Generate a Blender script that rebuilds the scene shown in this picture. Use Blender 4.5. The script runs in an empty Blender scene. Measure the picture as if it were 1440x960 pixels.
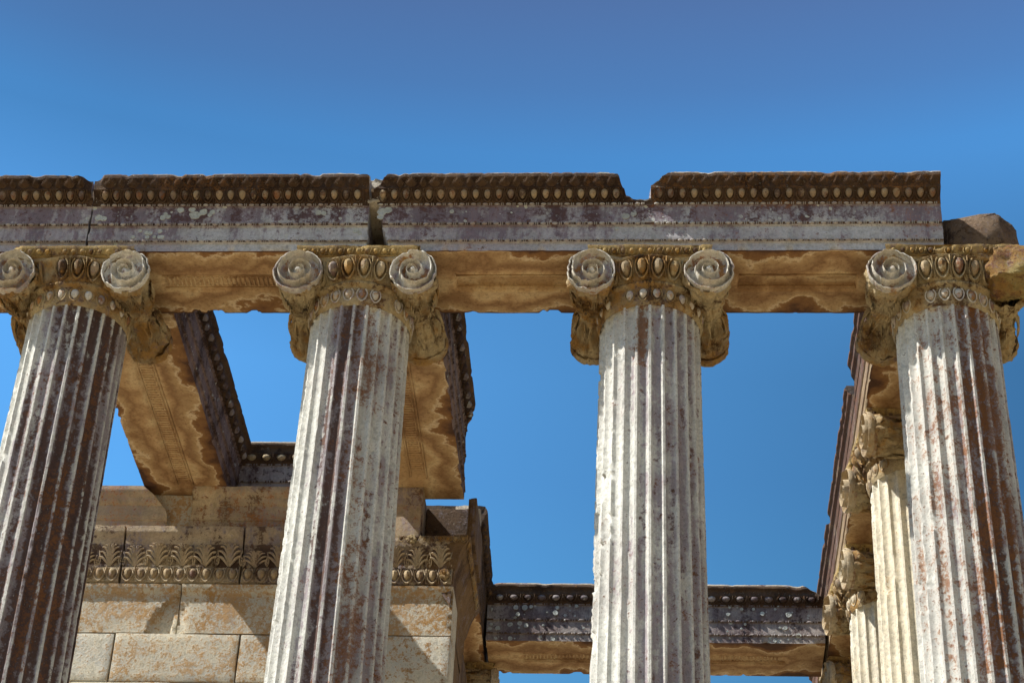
import bpy, math
import numpy as np
from mathutils import Matrix, Vector
R = math.radians
scn = bpy.context.scene
COL = scn.collection

# ------------------------------------------------------------------ camera, sky, sun, exposure
SH = (1.0, 1.6)
CAMZ = 1.6
S = 11.638 + CAMZ                       # height of every architrave soffit
def set_camera():
    f = 2917.0; c = np.array([720., 480.]); V = np.array([915., -3550.]); D = np.array([910., 2600.])
    def cv(p): return np.array([p[0]-c[0], -(p[1]-c[1]), -f])
    dz = cv(V); dz /= np.linalg.norm(dz)
    dy = cv(D); dy -= dz*dy.dot(dz); dy /= np.linalg.norm(dy)
    dx = np.cross(dy, dz)
    M = np.array([dx, dy, dz])
    cd = bpy.data.cameras.new('camera'); cam = bpy.data.objects.new('camera', cd); COL.objects.link(cam)
    m = Matrix([list(M[0])+[0.0], list(M[1])+[-14.65], list(M[2])+[CAMZ], [0, 0, 0, 1]])
    cam.matrix_world = m
    cd.sensor_width = 36; cd.sensor_fit = 'HORIZONTAL'; cd.lens = f/1440*36
    cd.clip_start = 0.1; cd.clip_end = 3000
    scn.camera = cam
set_camera()
SUN_EL, SUN_A = 50.0, 18.0              # elevation; angle in front of the facade plane, coming from the left
w = bpy.data.worlds.new('World'); scn.world = w; w.use_nodes = True
nt = w.node_tree; nt.nodes.clear()
sky = nt.nodes.new('ShaderNodeTexSky'); sky.sky_type = 'NISHITA'; sky.sun_disc = False
sky.sun_elevation = R(SUN_EL)
sdir = Vector((-math.cos(R(SUN_EL))*math.cos(R(SUN_A)), -math.cos(R(SUN_EL))*math.sin(R(SUN_A)), math.sin(R(SUN_EL))))
sky.sun_rotation = math.atan2(sdir.x, sdir.y)
sky.altitude = 1000; sky.air_density = 1.0; sky.dust_density = 0.3; sky.ozone_density = 2.0
hs = nt.nodes.new('ShaderNodeHueSaturation'); hs.inputs['Saturation'].default_value = 1.12; hs.inputs['Hue'].default_value = 0.495
bg = nt.nodes.new('ShaderNodeBackground'); bg.inputs['Strength'].default_value = 0.12
wo = nt.nodes.new('ShaderNodeOutputWorld')
tc = nt.nodes.new('ShaderNodeTexCoord'); sx = nt.nodes.new('ShaderNodeSeparateXYZ'); nt.links.new(tc.outputs['Generated'], sx.inputs[0])
rp = nt.nodes.new('ShaderNodeValToRGB'); nt.links.new(sx.outputs['Z'], rp.inputs[0])
for i_, (p_, c_) in enumerate(((.0, (.20, .18, .15)), (.36, (.36, .40, .36)), (.46, (.50, .68, .70)), (.53, (.50, .65, .71)), (.60, (.55, .71, .77)), (.655, (.60, .78, .87)), (.68, (.57, .63, .70)), (.71, (.56, .53, .58)), (.82, (.22, .22, .24)))):
    e_ = rp.color_ramp.elements[i_] if i_ < 2 else rp.color_ramp.elements.new(p_)
    e_.position = p_; e_.color = c_+(1,)
# the sky pales towards the sun's side
mr = nt.nodes.new('ShaderNodeMapRange'); nt.links.new(sx.outputs['X'], mr.inputs['Value'])
mr.inputs['From Min'].default_value = -.25; mr.inputs['From Max'].default_value = .25; mr.inputs['To Min'].default_value = 1.68; mr.inputs['To Max'].default_value = .80
m2_ = nt.nodes.new('ShaderNodeMix'); m2_.data_type = 'RGBA'; m2_.blend_type = 'MULTIPLY'; m2_.inputs[0].default_value = 1
zf = nt.nodes.new('ShaderNodeMapRange'); nt.links.new(sx.outputs['Z'], zf.inputs['Value']); zf.inputs['From Min'].default_value = .57; zf.inputs['From Max'].default_value = .65; zf.inputs['To Min'].default_value = 1.0; zf.inputs['To Max'].default_value = -.45
q_ = [nt.nodes.new('ShaderNodeMath') for _ in range(3)]; q_[0].operation = 'SUBTRACT'; q_[1].operation = 'MULTIPLY'; q_[2].operation = 'ADD'
nt.links.new(mr.outputs[0], q_[0].inputs[0]); q_[0].inputs[1].default_value = 1.24; nt.links.new(q_[0].outputs[0], q_[1].inputs[0]); nt.links.new(zf.outputs[0], q_[1].inputs[1]); nt.links.new(q_[1].outputs[0], q_[2].inputs[0]); q_[2].inputs[1].default_value = 1.0; m1_ = q_[2]
nt.links.new(rp.outputs[0], m2_.inputs[6]); nt.links.new(m1_.outputs[0], m2_.inputs[7])
gm = nt.nodes.new('ShaderNodeMix'); gm.data_type = 'RGBA'; gm.blend_type = 'MULTIPLY'; gm.inputs[0].default_value = 1
nt.links.new(sky.outputs[0], gm.inputs[6]); nt.links.new(m2_.outputs[2], gm.inputs[7])
nt.links.new(gm.outputs[2], hs.inputs['Color']); hs.inputs['Value'].default_value = 1.40; nt.links.new(hs.outputs[0], bg.inputs['Color']); nt.links.new(bg.outputs[0], wo.inputs['Surface'])
sl = bpy.data.lights.new('sun', 'SUN'); sl.energy = 5.0; sl.angle = R(0.5); sl.color = (1.0, 0.95, 0.85)
so = bpy.data.objects.new('sun', sl); COL.objects.link(so)
so.rotation_euler = sdir.to_track_quat('Z', 'Y').to_euler()
scn.view_settings.view_transform = 'Standard'; scn.view_settings.look = 'None'
scn.view_settings.exposure = 0.72; scn.view_settings.gamma = 1.0
scn.view_settings.use_curve_mapping = False

# ------------------------------------------------------------------ numpy noise
def _h(ix, iy, iz, s):
    n = (ix.astype(np.int64)*374761393 + iy.astype(np.int64)*668265263 + iz.astype(np.int64)*1440662683 + s*974634777) & 0x7fffffff
    n = ((n ^ (n >> 13)) * 1274126177) & 0x7fffffff
    n = n ^ (n >> 16)
    return (n & 0xffff)/65535.0
def vnoise(P, s=0):
    P = np.asarray(P, float); i = np.floor(P).astype(np.int64); f = P-i; f = f*f*(3-2*f)
    x, y, z = i[..., 0], i[..., 1], i[..., 2]; fx, fy, fz = f[..., 0], f[..., 1], f[..., 2]
    def L(a, b, t): return a+(b-a)*t
    return L(L(L(_h(x, y, z, s), _h(x+1, y, z, s), fx), L(_h(x, y+1, z, s), _h(x+1, y+1, z, s), fx), fy),
             L(L(_h(x, y, z+1, s), _h(x+1, y, z+1, s), fx), L(_h(x, y+1, z+1, s), _h(x+1, y+1, z+1, s), fx), fy), fz)*2-1
def fbm(P, o=3, s=0):
    P = np.asarray(P, float); t = np.zeros(P.shape[:-1]); a = 1.0; n = 0
    for k in range(o): t += a*vnoise(P*(2.03**k), s+k*7); n += a; a *= .5
    return t/n
def sstep(a, b, x): t = np.clip((x-a)/(b-a), 0, 1); return t*t*(3-2*t)
rng = np.random.RandomState(7)

# ------------------------------------------------------------------ mesh builder
class MB:
    def __init__(s): s.V = []; s.Q = []; s.T = []; s.qm = []; s.tm = []; s.K = []; s.n = 0
    def add(s, V, Q=None, T=None, mat=0, mask=None):
        V = np.asarray(V, float).reshape(-1, 3)
        if Q is not None and len(Q):
            Q = np.asarray(Q).reshape(-1, 4); s.Q.append(Q+s.n)
            s.qm.append(np.full(len(Q), mat) if np.isscalar(mat) else np.asarray(mat))
        if T is not None and len(T):
            T = np.asarray(T).reshape(-1, 3); s.T.append(T+s.n); s.tm.append(np.full(len(T), mat if np.isscalar(mat) else 0))
        s.V.append(V); s.K.append(np.zeros((len(V), 3)) if mask is None else np.asarray(mask, float).reshape(-1, 3)); s.n += len(V)
    def grid(s, P, cu=False, cv=False, mat=0, mask=None, flip=False):
        n, m = P.shape[:2]
        a = np.arange(n if cu else n-1); b = np.arange(m if cv else m-1)
        A, B = np.meshgrid(a, b, indexing='ij'); A2 = (A+1) % n; B2 = (B+1) % m
        Q = np.stack([A*m+B, A2*m+B, A2*m+B2, A*m+B2], -1).reshape(-1, 4)
        if flip: Q = Q[:, ::-1]
        if not np.isscalar(mat): mat = np.asarray(mat)[:Q.shape[0]]
        s.add(P.reshape(-1, 3), Q, mat=mat, mask=mask)
    def fan(s, L, cpt, flip=False, mat=0, mask=None):
        n = len(L); V = np.vstack([L, [cpt]]); i = np.arange(n); j = (i+1) % n
        T = np.stack([i, j, np.full(n, n)], -1)
        if flip: T = T[:, ::-1]
        s.add(V, T=T, mat=mat, mask=mask)
    def merge(s, V, Q, T, mat, fn, mask=None):        # place a template through a mapping
        s.add(fn(V), Q, T, mat, mask)
    def box(s, lo, hi, mat=0, step=.12, noise=.004, seed=0, round_=.012, mask=None):
        lo = np.array(lo, float); hi = np.array(hi, float); c = (lo+hi)/2; h = (hi-lo)/2
        for ax in range(3):
            u, v = [(1, 2), (2, 0), (0, 1)][ax]
            nu = max(3, int((hi[u]-lo[u])/step)+1); nv = max(3, int((hi[v]-lo[v])/step)+1)
            def ls(a, b, n): t = np.linspace(a, b, n); r = min(round_, (b-a)*.25); return np.sort(np.concatenate([t, [a+r, b-r]]))
            U, W = np.meshgrid(ls(lo[u], hi[u], nu), ls(lo[v], hi[v], nv), indexing='ij')
            for sg in (-1, 1):
                P = np.zeros(U.shape+(3,)); P[..., u] = U; P[..., v] = W; P[..., ax] = c[ax]+sg*h[ax]
                q = P-c; inner = np.clip(q, -(h-round_), h-round_); d = q-inner; l = np.linalg.norm(d, axis=-1, keepdims=True)
                P = c+inner+np.where(l > 1e-9, d/np.maximum(l, 1e-9)*round_, 0)
                P = P+np.stack([fbm(P*3+11*seed+k*31, 3, seed+k) for k in range(3)], -1)*noise
                s.grid(P, mat=mat, flip=(sg < 0), mask=None if mask is None else np.tile(mask, (P.shape[0]*P.shape[1], 1)))
    def build(s, name, mats, parent=None, smooth=True, loc=None, rotz=0):
        me = bpy.data.meshes.new(name)
        V = np.vstack(s.V); Q = np.vstack(s.Q) if s.Q else np.zeros((0, 4), int); T = np.vstack(s.T) if s.T else np.zeros((0, 3), int)
        me.vertices.add(len(V)); me.vertices.foreach_set('co', V.astype(np.float32).ravel())
        nl = Q.size+T.size; me.loops.add(nl); me.loops.foreach_set('vertex_index', np.concatenate([Q.ravel(), T.ravel()]).astype(np.int32))
        me.polygons.add(len(Q)+len(T))
        me.polygons.foreach_set('loop_start', np.concatenate([np.arange(len(Q))*4, Q.size+np.arange(len(T))*3]).astype(np.int32))
        me.polygons.foreach_set('material_index', np.concatenate(s.qm+s.tm).astype(np.int32))
        me.polygons.foreach_set('use_smooth', np.full(len(Q)+len(T), smooth))
        me.update(calc_edges=True)
        K = np.vstack(s.K)
        at = me.attributes.new('mask', 'FLOAT_COLOR', 'POINT'); at.data.foreach_set('color', np.hstack([K, np.ones((len(K), 1))]).astype(np.float32).ravel())
        for m in (mats if isinstance(mats, (list, tuple)) else [mats]): me.materials.append(m)
        me.validate()
        if smooth:
            try: me.set_sharp_from_angle(angle=R(50))
            except Exception: pass
        o = bpy.data.objects.new(name, me); COL.objects.link(o)
        if parent is not None: o.parent = parent
        if loc is not None: o.location = loc
        o.rotation_euler.z = rotz
        return o
def thing(name, label, cat, loc, rotz=0, group=None):
    o = bpy.data.objects.new(name, None); COL.objects.link(o); o.location = loc; o.rotation_euler.z = rotz
    o.empty_display_size = .2
    return tag(o, label, cat, group)
def tag(o, label, cat, group=None):
    o['label'] = label; o['category'] = cat; o['kind'] = 'thing'
    if group: o['group'] = group
    return o

# ---- small templates
def ellipsoid(nu=8, nv=6):
    th = np.linspace(0, 2*np.pi, nu, endpoint=False); ph = np.linspace(.12, np.pi-.12, nv)
    P = np.stack([np.outer(np.sin(ph), np.cos(th)), np.outer(np.sin(ph), np.sin(th)), np.outer(np.cos(ph), np.ones(nu))], -1)
    a, b = np.meshgrid(np.arange(nv-1), np.arange(nu), indexing='ij'); b2 = (b+1) % nu
    Q = np.stack([a*nu+b, (a+1)*nu+b, (a+1)*nu+b2, a*nu+b2], -1).reshape(-1, 4)
    V = np.vstack([P.reshape(-1, 3), [[0, 0, 1], [0, 0, -1]]]); n = nu*nv
    i = np.arange(nu); j = (i+1) % nu
    T = np.vstack([np.stack([i, j, np.full(nu, n)], -1), np.stack([(nv-1)*nu+j, (nv-1)*nu+i, np.full(nu, n+1)], -1)])
    return V, Q, T
EL = ellipsoid(); ELs = ellipsoid(6, 4)
def tube_vq(path, rad, k=5, flat=1.0):
    path = np.asarray(path, float); n = len(path); rad = np.broadcast_to(rad, (n,))
    t = np.gradient(path, axis=0); t /= np.linalg.norm(t, axis=1, keepdims=True)+1e-9
    up = np.array([0, 1., 0.001]); a = np.cross(t, up); la = np.linalg.norm(a, axis=1, keepdims=True)
    a = np.where(la > 1e-3, a/np.maximum(la, 1e-3), [1, 0, 0]); b = np.cross(a, t)
    th = np.linspace(0, 2*np.pi, k, endpoint=False)
    P = path[:, None]+rad[:, None, None]*(a[:, None]*np.cos(th)[None, :, None]+b[:, None]*np.sin(th)[None, :, None]*flat)
    A, B = np.meshgrid(np.arange(n-1), np.arange(k), indexing='ij'); B2 = (B+1) % k
    return P.reshape(-1, 3), np.stack([A*k+B, (A+1)*k+B, (A+1)*k+B2, A*k+B2], -1).reshape(-1, 4)
# carved units live in a unit frame: u across (-.5...5), d out of the surface, v up (0..1)
def egg_unit(dart=True):
    parts = []
    V, Q, T = EL
    e = V.copy(); vz = e[:, 2]; e[:, 0] *= .31*(1+.25*vz); e[:, 1] = e[:, 1]*.26; e[:, 2] = .55+vz*.34
    parts.append((e, Q, T, 1))
    a = np.linspace(-.95, np.pi+.95, 14)
    pth = np.stack([np.cos(a)*.43, np.full(14, .05), .50-np.sin(a)*.47], -1); pth[:, 0] *= np.where(np.sin(a) > 0, 1-.25*np.sin(a), 1); pth[:, 2] = np.minimum(pth[:, 2], .98)
    v, q = tube_vq(pth, .055, 5, 1.6); parts.append((v, q, None, 0))
    if dart:
        v, q = tube_vq([(.5, .05, .98), (.5, .07, .5), (.5, .05, .02)], [.05, .045, .015], 4, 1.5); parts.append((v, q, None, 0))
    return parts
def palm_unit(lobes=4, seed=0):
    parts = []
    for k in range(-lobes, lobes+1):
        s = k/lobes; t = np.linspace(0, 1, 7)
        x = s*(.08+.40*t**1.3)+.07*np.sin(t*5)*np.sign(s)*abs(s); z = .04+t*(.92-.45*abs(s)**1.5)-.18*abs(s)*np.clip(t-.7, 0, 1)
        y = .05+.16*np.sin(t*2.6)
        v, q = tube_vq(np.stack([x, y, z], -1), .012+.034*np.sin(np.pi*np.clip(t, .05, .97))**.7, 4, 1.3); parts.append((v, q, None, 0))
    return parts
def acanthus_unit():
    parts = []
    for sg in (-1, 1):
        for k, (w, h, cl) in enumerate([(.10, .93, .10), (.22, .90, .14), (.34, .80, .14), (.42, .60, .10), (.46, .38, .05)]):
            t = np.linspace(0, 1, 9)
            x = sg*(.02+w*t**(2.4-.35*k)+cl*.5*np.clip(t-.75, 0, 1)); z = .02+h*np.sin(t*np.pi*.56)/np.sin(np.pi*.56)
            y = .06+.05*np.sin(t*3)+.12*t**3
            v, q = tube_vq(np.stack([x, y, z], -1), .020+.036*np.sin(np.pi*np.clip(t, .10, .96))**.8, 5, 1.5); parts.append((v, q, None, 0))
        # pointed arch leaf of the alternate motif
        t = np.linspace(0, 1, 9); x = sg*(.5-.17*np.sin(t*np.pi*.5)**.8*np.cos(t*1.57)*1.3-.0*t); z = .05+.66*t; x = sg*(.5-(.5-abs(x))*(1-t)**.6)
        v, q = tube_vq(np.stack([x, .06+.05*np.sin(t*3), z], -1), .028, 5, 1.4); parts.append((v, q, None, 0))
    for dx in (-.5, .5):
        for dz in (.12, .26, .38):
            V, Q, T = ELs; e = V*[.045, .06, .06]+[dx, .07, dz]; parts.append((e, Q, T, 0))
    return parts
def bead_unit():
    V, Q, T = ELs; parts = [(V*[.26, .5, .42]+[-.18, 0, .5], Q, T, 0)]
    for dx in (.2, .36): parts.append((V*[.06, .5, .46]+[dx, 0, .5], Q, T, 0))
    return parts
EGG = egg_unit(); PALM = palm_unit(); ACA = acanthus_unit(); BEAD = bead_unit()
def place(mb, unit, org, U, N, W, mats=(0, 1), scl=1.0):
    kv = np.array([rng.rand()**2*.55-.1, rng.rand()*.4, 0])
    """org base point, U across vector (full width), N outward (full depth), W up vector (full height)"""
    org, U, N, W = map(lambda a: np.asarray(a, float), (org, U, N, W))
    for v, q, t, m in unit:
        P = org+np.outer(v[:, 0], U)+np.outer(v[:, 1], N)+np.outer(v[:, 2], W)
        mb.add(P, q, t, mats[m], mask=np.tile(kv, (len(P), 1)) if m == 1 else None)

# ------------------------------------------------------------------ stone materials
def stone(name, base=(.62, .58, .50), base2=(.50, .46, .40), brown=(.115, .062, .05), brown_amt=-.3, grey=(.23, .21, .25), grey_amt=-.1,
          rust=(.20, .085, .035), rust_amt=-.6, lichen_amt=.0, crust=(.025, .018, .016), crust_amt=-.8, streak=True, speck=.5, bump=.6, ochre_amt=None, seed=0.0, gran=1.0):
    """weathered marble: amounts are biases, -1 hardly any, 0 half covered, 1 everywhere; the mesh mask adds to them"""
    m = bpy.data.materials.new(name); m.use_nodes = True; t = m.node_tree; N = t.nodes; Lk = t.links; N.clear()
    out = N.new('ShaderNodeOutputMaterial'); bs = N.new('ShaderNodeBsdfPrincipled'); Lk.new(bs.outputs[0], out.inputs[0])
    bs.inputs['Roughness'].default_value = .85; bs.inputs['Specular IOR Level'].default_value = .2
    geo = N.new('ShaderNodeNewGeometry'); mp = N.new('ShaderNodeMapping'); mp.inputs['Location'].default_value = (seed*3.7, seed*1.3, seed*2.1)
    Lk.new(geo.outputs['Position'], mp.inputs[0]); P = mp.outputs[0]
    ms = N.new('ShaderNodeMapping'); ms.inputs['Scale'].default_value = (1, 1, .16 if streak else .8); Lk.new(P, ms.inputs[0]); PS = ms.outputs[0]
    def ma(op, a, b):
        n = N.new('ShaderNodeMath'); n.operation = op
        for i, x in enumerate((a, b)):
            if isinstance(x, (int, float)): n.inputs[i].default_value = x
            else: Lk.new(x, n.inputs[i])
        return n.outputs[0]
    def noise(sc, det=6, rough=.6, vec=None, dist=0):          # centred, about -1..1
        n = N.new('ShaderNodeTexNoise'); n.inputs['Scale'].default_value = sc; n.inputs['Detail'].default_value = det; n.inputs['Roughness'].default_value = rough
        n.inputs['Distortion'].default_value = dist; Lk.new(vec or P, n.inputs['Vector']); return ma('MULTIPLY', ma('SUBTRACT', n.outputs['Fac'], .5), 5.2)
    def ss(v, a, b, lo=0, hi=1):
        r = N.new('ShaderNodeMapRange'); r.interpolation_type = 'SMOOTHSTEP'; r.inputs['From Min'].default_value = a; r.inputs['From Max'].default_value = b
        r.inputs['To Min'].default_value = lo; r.inputs['To Max'].default_value = hi; Lk.new(v, r.inputs['Value']); return r.outputs[0]
    def wsum(*p):
        r = None
        for v, k in p:
            q = ma('MULTIPLY', v, k) if not isinstance(v, (int, float)) else v*k
            r = q if r is None else ma('ADD', r, q)
        return r
    def mix(f, a, b, bt='MIX'):
        n = N.new('ShaderNodeMix'); n.data_type = 'RGBA'; n.blend_type = bt
        for i, x in ((0, f), (6, a), (7, b)):
            if isinstance(x, (int, float)): n.inputs[i].default_value = x
            elif isinstance(x, tuple): n.inputs[i].default_value = x+(1,)
            else: Lk.new(x, n.inputs[i])
        return n.outputs[2]
    at = N.new('ShaderNodeAttribute'); at.attribute_name = 'mask'; sp = N.new('ShaderNodeSeparateColor'); Lk.new(at.outputs['Color'], sp.inputs[0])
    mR, mG, mB = sp.outputs[0], sp.outputs[1], sp.outputs[2]
    big = noise(1.1, 5, .6); med = noise(5.5, 7, .65); fine = noise(17*gran, 6, .75); vf = noise(42*gran, 5, .8); stk = noise(9, 7, .7, PS); stk2 = noise(3.4, 5, .62, PS, .3)
    col = mix(ss(wsum((big, .6), (med, .4)), -.5, .5), base, base2)
    lum = ss(wsum((fine, .5), (med, .25), (vf, .35)), -.9, .9, .50, 1.30)
    cm = N.new('ShaderNodeCombineColor'); [Lk.new(lum, cm.inputs[k]) for k in range(3)]
    if ochre_amt is not None: col = mix(ma('MULTIPLY', ss(ma('ADD', wsum((big, .5), (med, .6), (fine, .15)), ochre_amt), -.2, .3), .75), col, (.42, .24, .075))
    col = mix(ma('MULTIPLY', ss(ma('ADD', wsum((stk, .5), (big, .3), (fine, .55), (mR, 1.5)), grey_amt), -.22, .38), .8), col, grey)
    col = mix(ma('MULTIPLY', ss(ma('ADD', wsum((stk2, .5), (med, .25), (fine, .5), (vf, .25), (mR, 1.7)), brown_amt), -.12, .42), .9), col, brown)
    col = mix(ma('MULTIPLY', ss(ma('ADD', wsum((med, .35), (big, .35), (fine, .6), (vf, .6), (mG, 1.3)), rust_amt), -.12, .55), .85), col, rust)
    col = mix(ma('MULTIPLY', ss(ma('ADD', wsum((med, .5), (fine, .5), (big, .3), (mB, 1.5)), crust_amt), -.1, .4), .9), col, crust)
    col = mix(1.0, col, cm.outputs[0], 'MULTIPLY')
    pit = ss(wsum((vf, .75), (fine, .45)), .38, .75); col = mix(ma('MULTIPLY', pit, speck), col, (.055, .04, .038))
    lite = ss(wsum((vf, -.7), (fine, -.35), (stk, -.3)), .45, .85); col = mix(ma('MULTIPLY', lite, speck*.55), col, (.62, .58, .50))
    if lichen_amt:
        nc = N.new('ShaderNodeTexNoise'); nc.inputs['Scale'].default_value = 18; Lk.new(P, nc.inputs['Vector'])
        dm = N.new('ShaderNodeMix'); dm.data_type = 'VECTOR'; dm.inputs[0].default_value = .03; Lk.new(P, dm.inputs[4]); Lk.new(nc.outputs['Color'], dm.inputs[5])
        for sc_, th_, sd in ((9.0, .62, 0), (17.0, .5, 1)):
            vo = N.new('ShaderNodeTexVoronoi'); vo.inputs['Scale'].default_value = sc_; Lk.new(dm.outputs[1], vo.inputs['Vector'])
            sc = N.new('ShaderNodeSeparateColor'); Lk.new(vo.outputs['Color'], sc.inputs[0])
            d = ma('SUBTRACT', ma('ADD', ma('MULTIPLY', sc.outputs[0], .34), ma('MULTIPLY', fine, .035)), vo.outputs['Distance'])
            pres = ma('MULTIPLY', ss(sc.outputs[1], th_-.02, th_+.02), ss(ma('ADD', noise(1.3+sd, 3), lichen_amt), -.05, .15))
            ring = ma('MULTIPLY', ss(d, .0, .05), ss(d, .12, .22, 1, .55))
            col = mix(ma('MULTIPLY', ma('MULTIPLY', ring, pres), ss(fine, -.9, .2, .35, .95)), col, (.50, .53, .50))
    Lk.new(col, bs.inputs['Base Color'])
    bp = N.new('ShaderNodeBump'); bp.inputs['Strength'].default_value = bump; bp.inputs['Distance'].default_value = .008
    Lk.new(wsum((fine, .7), (vf, .45), (med, .5), (pit, -.8)), bp.inputs['Height']); Lk.new(bp.outputs[0], bs.inputs['Normal'])
    return m
def soffit_stone(name, tint=1.0):
    """sheltered underside: ochre marble with tide marks; mask.r = distance from the long edges"""
    m = bpy.data.materials.new(name); m.use_nodes = True; t = m.node_tree; N = t.nodes; Lk = t.links; N.clear()
    out = N.new('ShaderNodeOutputMaterial'); bs = N.new('ShaderNodeBsdfPrincipled'); Lk.new(bs.outputs[0], out.inputs[0])
    bs.inputs['Roughness'].default_value = .8; bs.inputs['Specular IOR Level'].default_value = .2
    geo = N.new('ShaderNodeNewGeometry'); at = N.new('ShaderNodeAttribute'); at.attribute_name = 'mask'; sp = N.new('ShaderNodeSeparateColor'); Lk.new(at.outputs['Color'], sp.inputs[0])
    def noise(sc, det, rough=.6, dist=0):
        n = N.new('ShaderNodeTexNoise'); n.inputs['Scale'].default_value = sc; n.inputs['Detail'].default_value = det; n.inputs['Roughness'].default_value = rough; n.inputs['Distortion'].default_value = dist
        Lk.new(geo.outputs['Position'], n.inputs['Vector']); return n.outputs['Fac']
    def ma(op, a, b):
        n = N.new('ShaderNodeMath'); n.operation = op
        for i, x in enumerate((a, b)):
            if isinstance(x, (int, float)): n.inputs[i].default_value = x
            else: Lk.new(x, n.inputs[i])
        return n.outputs[0]
    n1 = noise(.9, 4, .5, .5); n2 = noise(40, 4, .65); n3 = noise(9, 6, .65)
    n4 = noise(3.2, 6, .6)
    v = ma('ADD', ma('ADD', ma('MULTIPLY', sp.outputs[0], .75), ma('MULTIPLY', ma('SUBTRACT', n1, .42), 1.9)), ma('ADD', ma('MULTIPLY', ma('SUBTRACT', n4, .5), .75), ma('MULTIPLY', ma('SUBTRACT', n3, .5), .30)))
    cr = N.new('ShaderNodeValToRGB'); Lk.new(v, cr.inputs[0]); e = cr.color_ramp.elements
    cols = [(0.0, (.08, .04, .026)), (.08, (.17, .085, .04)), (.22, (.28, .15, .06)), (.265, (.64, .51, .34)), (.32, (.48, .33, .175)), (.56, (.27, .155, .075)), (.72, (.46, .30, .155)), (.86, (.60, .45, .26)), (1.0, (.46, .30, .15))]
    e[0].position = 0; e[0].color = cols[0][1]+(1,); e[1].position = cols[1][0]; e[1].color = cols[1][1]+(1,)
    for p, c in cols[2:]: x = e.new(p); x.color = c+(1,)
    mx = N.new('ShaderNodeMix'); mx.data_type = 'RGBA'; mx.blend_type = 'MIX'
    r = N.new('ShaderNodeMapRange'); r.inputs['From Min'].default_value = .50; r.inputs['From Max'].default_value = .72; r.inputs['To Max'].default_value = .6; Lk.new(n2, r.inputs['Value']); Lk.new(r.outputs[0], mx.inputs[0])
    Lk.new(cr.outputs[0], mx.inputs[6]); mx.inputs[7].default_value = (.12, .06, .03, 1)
    Lk.new(mx.outputs[2], bs.inputs['Base Color'])
    bp = N.new('ShaderNodeBump'); bp.inputs['Strength'].default_value = .35; bp.inputs['Distance'].default_value = .01; Lk.new(ma('ADD', n3, ma('MULTIPLY', n2, .4)), bp.inputs['Height']); Lk.new(bp.outputs[0], bs.inputs['Normal'])
    return m
M_shaft = stone('shaft_marble', base=(.76, .76, .71), base2=(.60, .59, .56), grey=(.30, .25, .29), grey_amt=-.12, brown=(.085, .042, .03), brown_amt=-.52, rust=(.23, .098, .035), rust_amt=-.50, speck=.75, bump=.7)
M_flank = stone('flank_marble', base=(.80, .75, .62), base2=(.70, .64, .51), grey_amt=-1.2, brown_amt=-1.4, rust=(.42, .24, .08), rust_amt=-.75, speck=.5, seed=3)
M_vol = stone('volute_marble', base=(.74, .72, .66), base2=(.55, .50, .42), grey=(.30, .25, .30), grey_amt=-.25, brown=(.20, .09, .04), brown_amt=-.45, rust=(.36, .19, .06), rust_amt=-.45, speck=.6, streak=False, seed=5)
M_fvol = stone('flank_volute_marble', base=(.66, .57, .42), base2=(.45, .35, .22), grey_amt=-.7, brown=(.20, .10, .045), brown_amt=-.35, rust=(.38, .21, .07), rust_amt=-.4, speck=.5, streak=False, seed=25)
M_cap = stone('capital_stone', base=(.60, .49, .30), base2=(.36, .23, .10), grey=(.22, .17, .17), grey_amt=-.35, brown=(.075, .038, .02), brown_amt=-.20, rust=(.36, .19, .05), rust_amt=-.5, ochre_amt=-.1, speck=.75, streak=False, seed=7, bump=1.0)
M_aba = stone('abacus_stone', base=(.62, .46, .20), base2=(.42, .28, .12), grey=(.16, .11, .11), grey_amt=-.2, brown=(.07, .035, .02), brown_amt=-.25, rust=(.45, .26, .06), rust_amt=-.4, speck=.7, streak=False, seed=33, bump=1.0)
M_egg = stone('egg_stone', base=(.48, .38, .24), base2=(.32, .24, .15), grey=(.20, .16, .17), grey_amt=-.4, brown_amt=-.6, rust_amt=-.6, speck=.7, streak=False, seed=8)
M_ceg = stone('crown_egg_stone', base=(.40, .31, .20), base2=(.26, .19, .13), grey=(.16, .12, .12), grey_amt=-.3, brown=(.07, .04, .026), brown_amt=-.45, rust_amt=-.5, speck=.8, streak=False, seed=38)
M_arch = stone('fascia_marble', base=(.52, .53, .56), base2=(.38, .36, .40), grey=(.17, .125, .165), grey_amt=.03, brown=(.08, .042, .042), brown_amt=-.38, rust=(.26, .12, .06), rust_amt=-.70, lichen_amt=-.1, speck=.6, seed=1)
M_bead = stone('bead_marble', base=(.50, .48, .46), base2=(.34, .29, .27), grey_amt=-.5, brown_amt=-.5, rust_amt=-.8, speck=.5, streak=False, seed=31)
M_bed = stone('carved_crust', base=(.17, .105, .062), base2=(.10, .062, .042), grey=(.12, .09, .085), grey_amt=-.2, brown=(.045, .026, .018), brown_amt=-.15, rust_amt=-.3, rust=(.26, .13, .05), speck=.9, streak=False, seed=2, bump=1.0)
M_dark = stone('dark_marble', base=(.46, .42, .40), base2=(.26, .21, .21), grey=(.13, .10, .11), grey_amt=-.02, brown=(.06, .036, .034), brown_amt=-.2, rust_amt=-.9, lichen_amt=.35, speck=.7, seed=4)
M_beam = stone('cross_beam_marble', base=(.30, .22, .20), base2=(.17, .115, .11), grey=(.13, .09, .10), grey_amt=.0, brown=(.055, .032, .026), brown_amt=.0, rust_amt=-.7, lichen_amt=.1, speck=.7, seed=24)
M_top = stone('pale_broken_stone', base=(.55, .49, .40), base2=(.40, .33, .25), grey_amt=-.2, brown_amt=-.2, rust_amt=-.5, speck=.9, streak=False, seed=9, bump=1.2, gran=.8)
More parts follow.
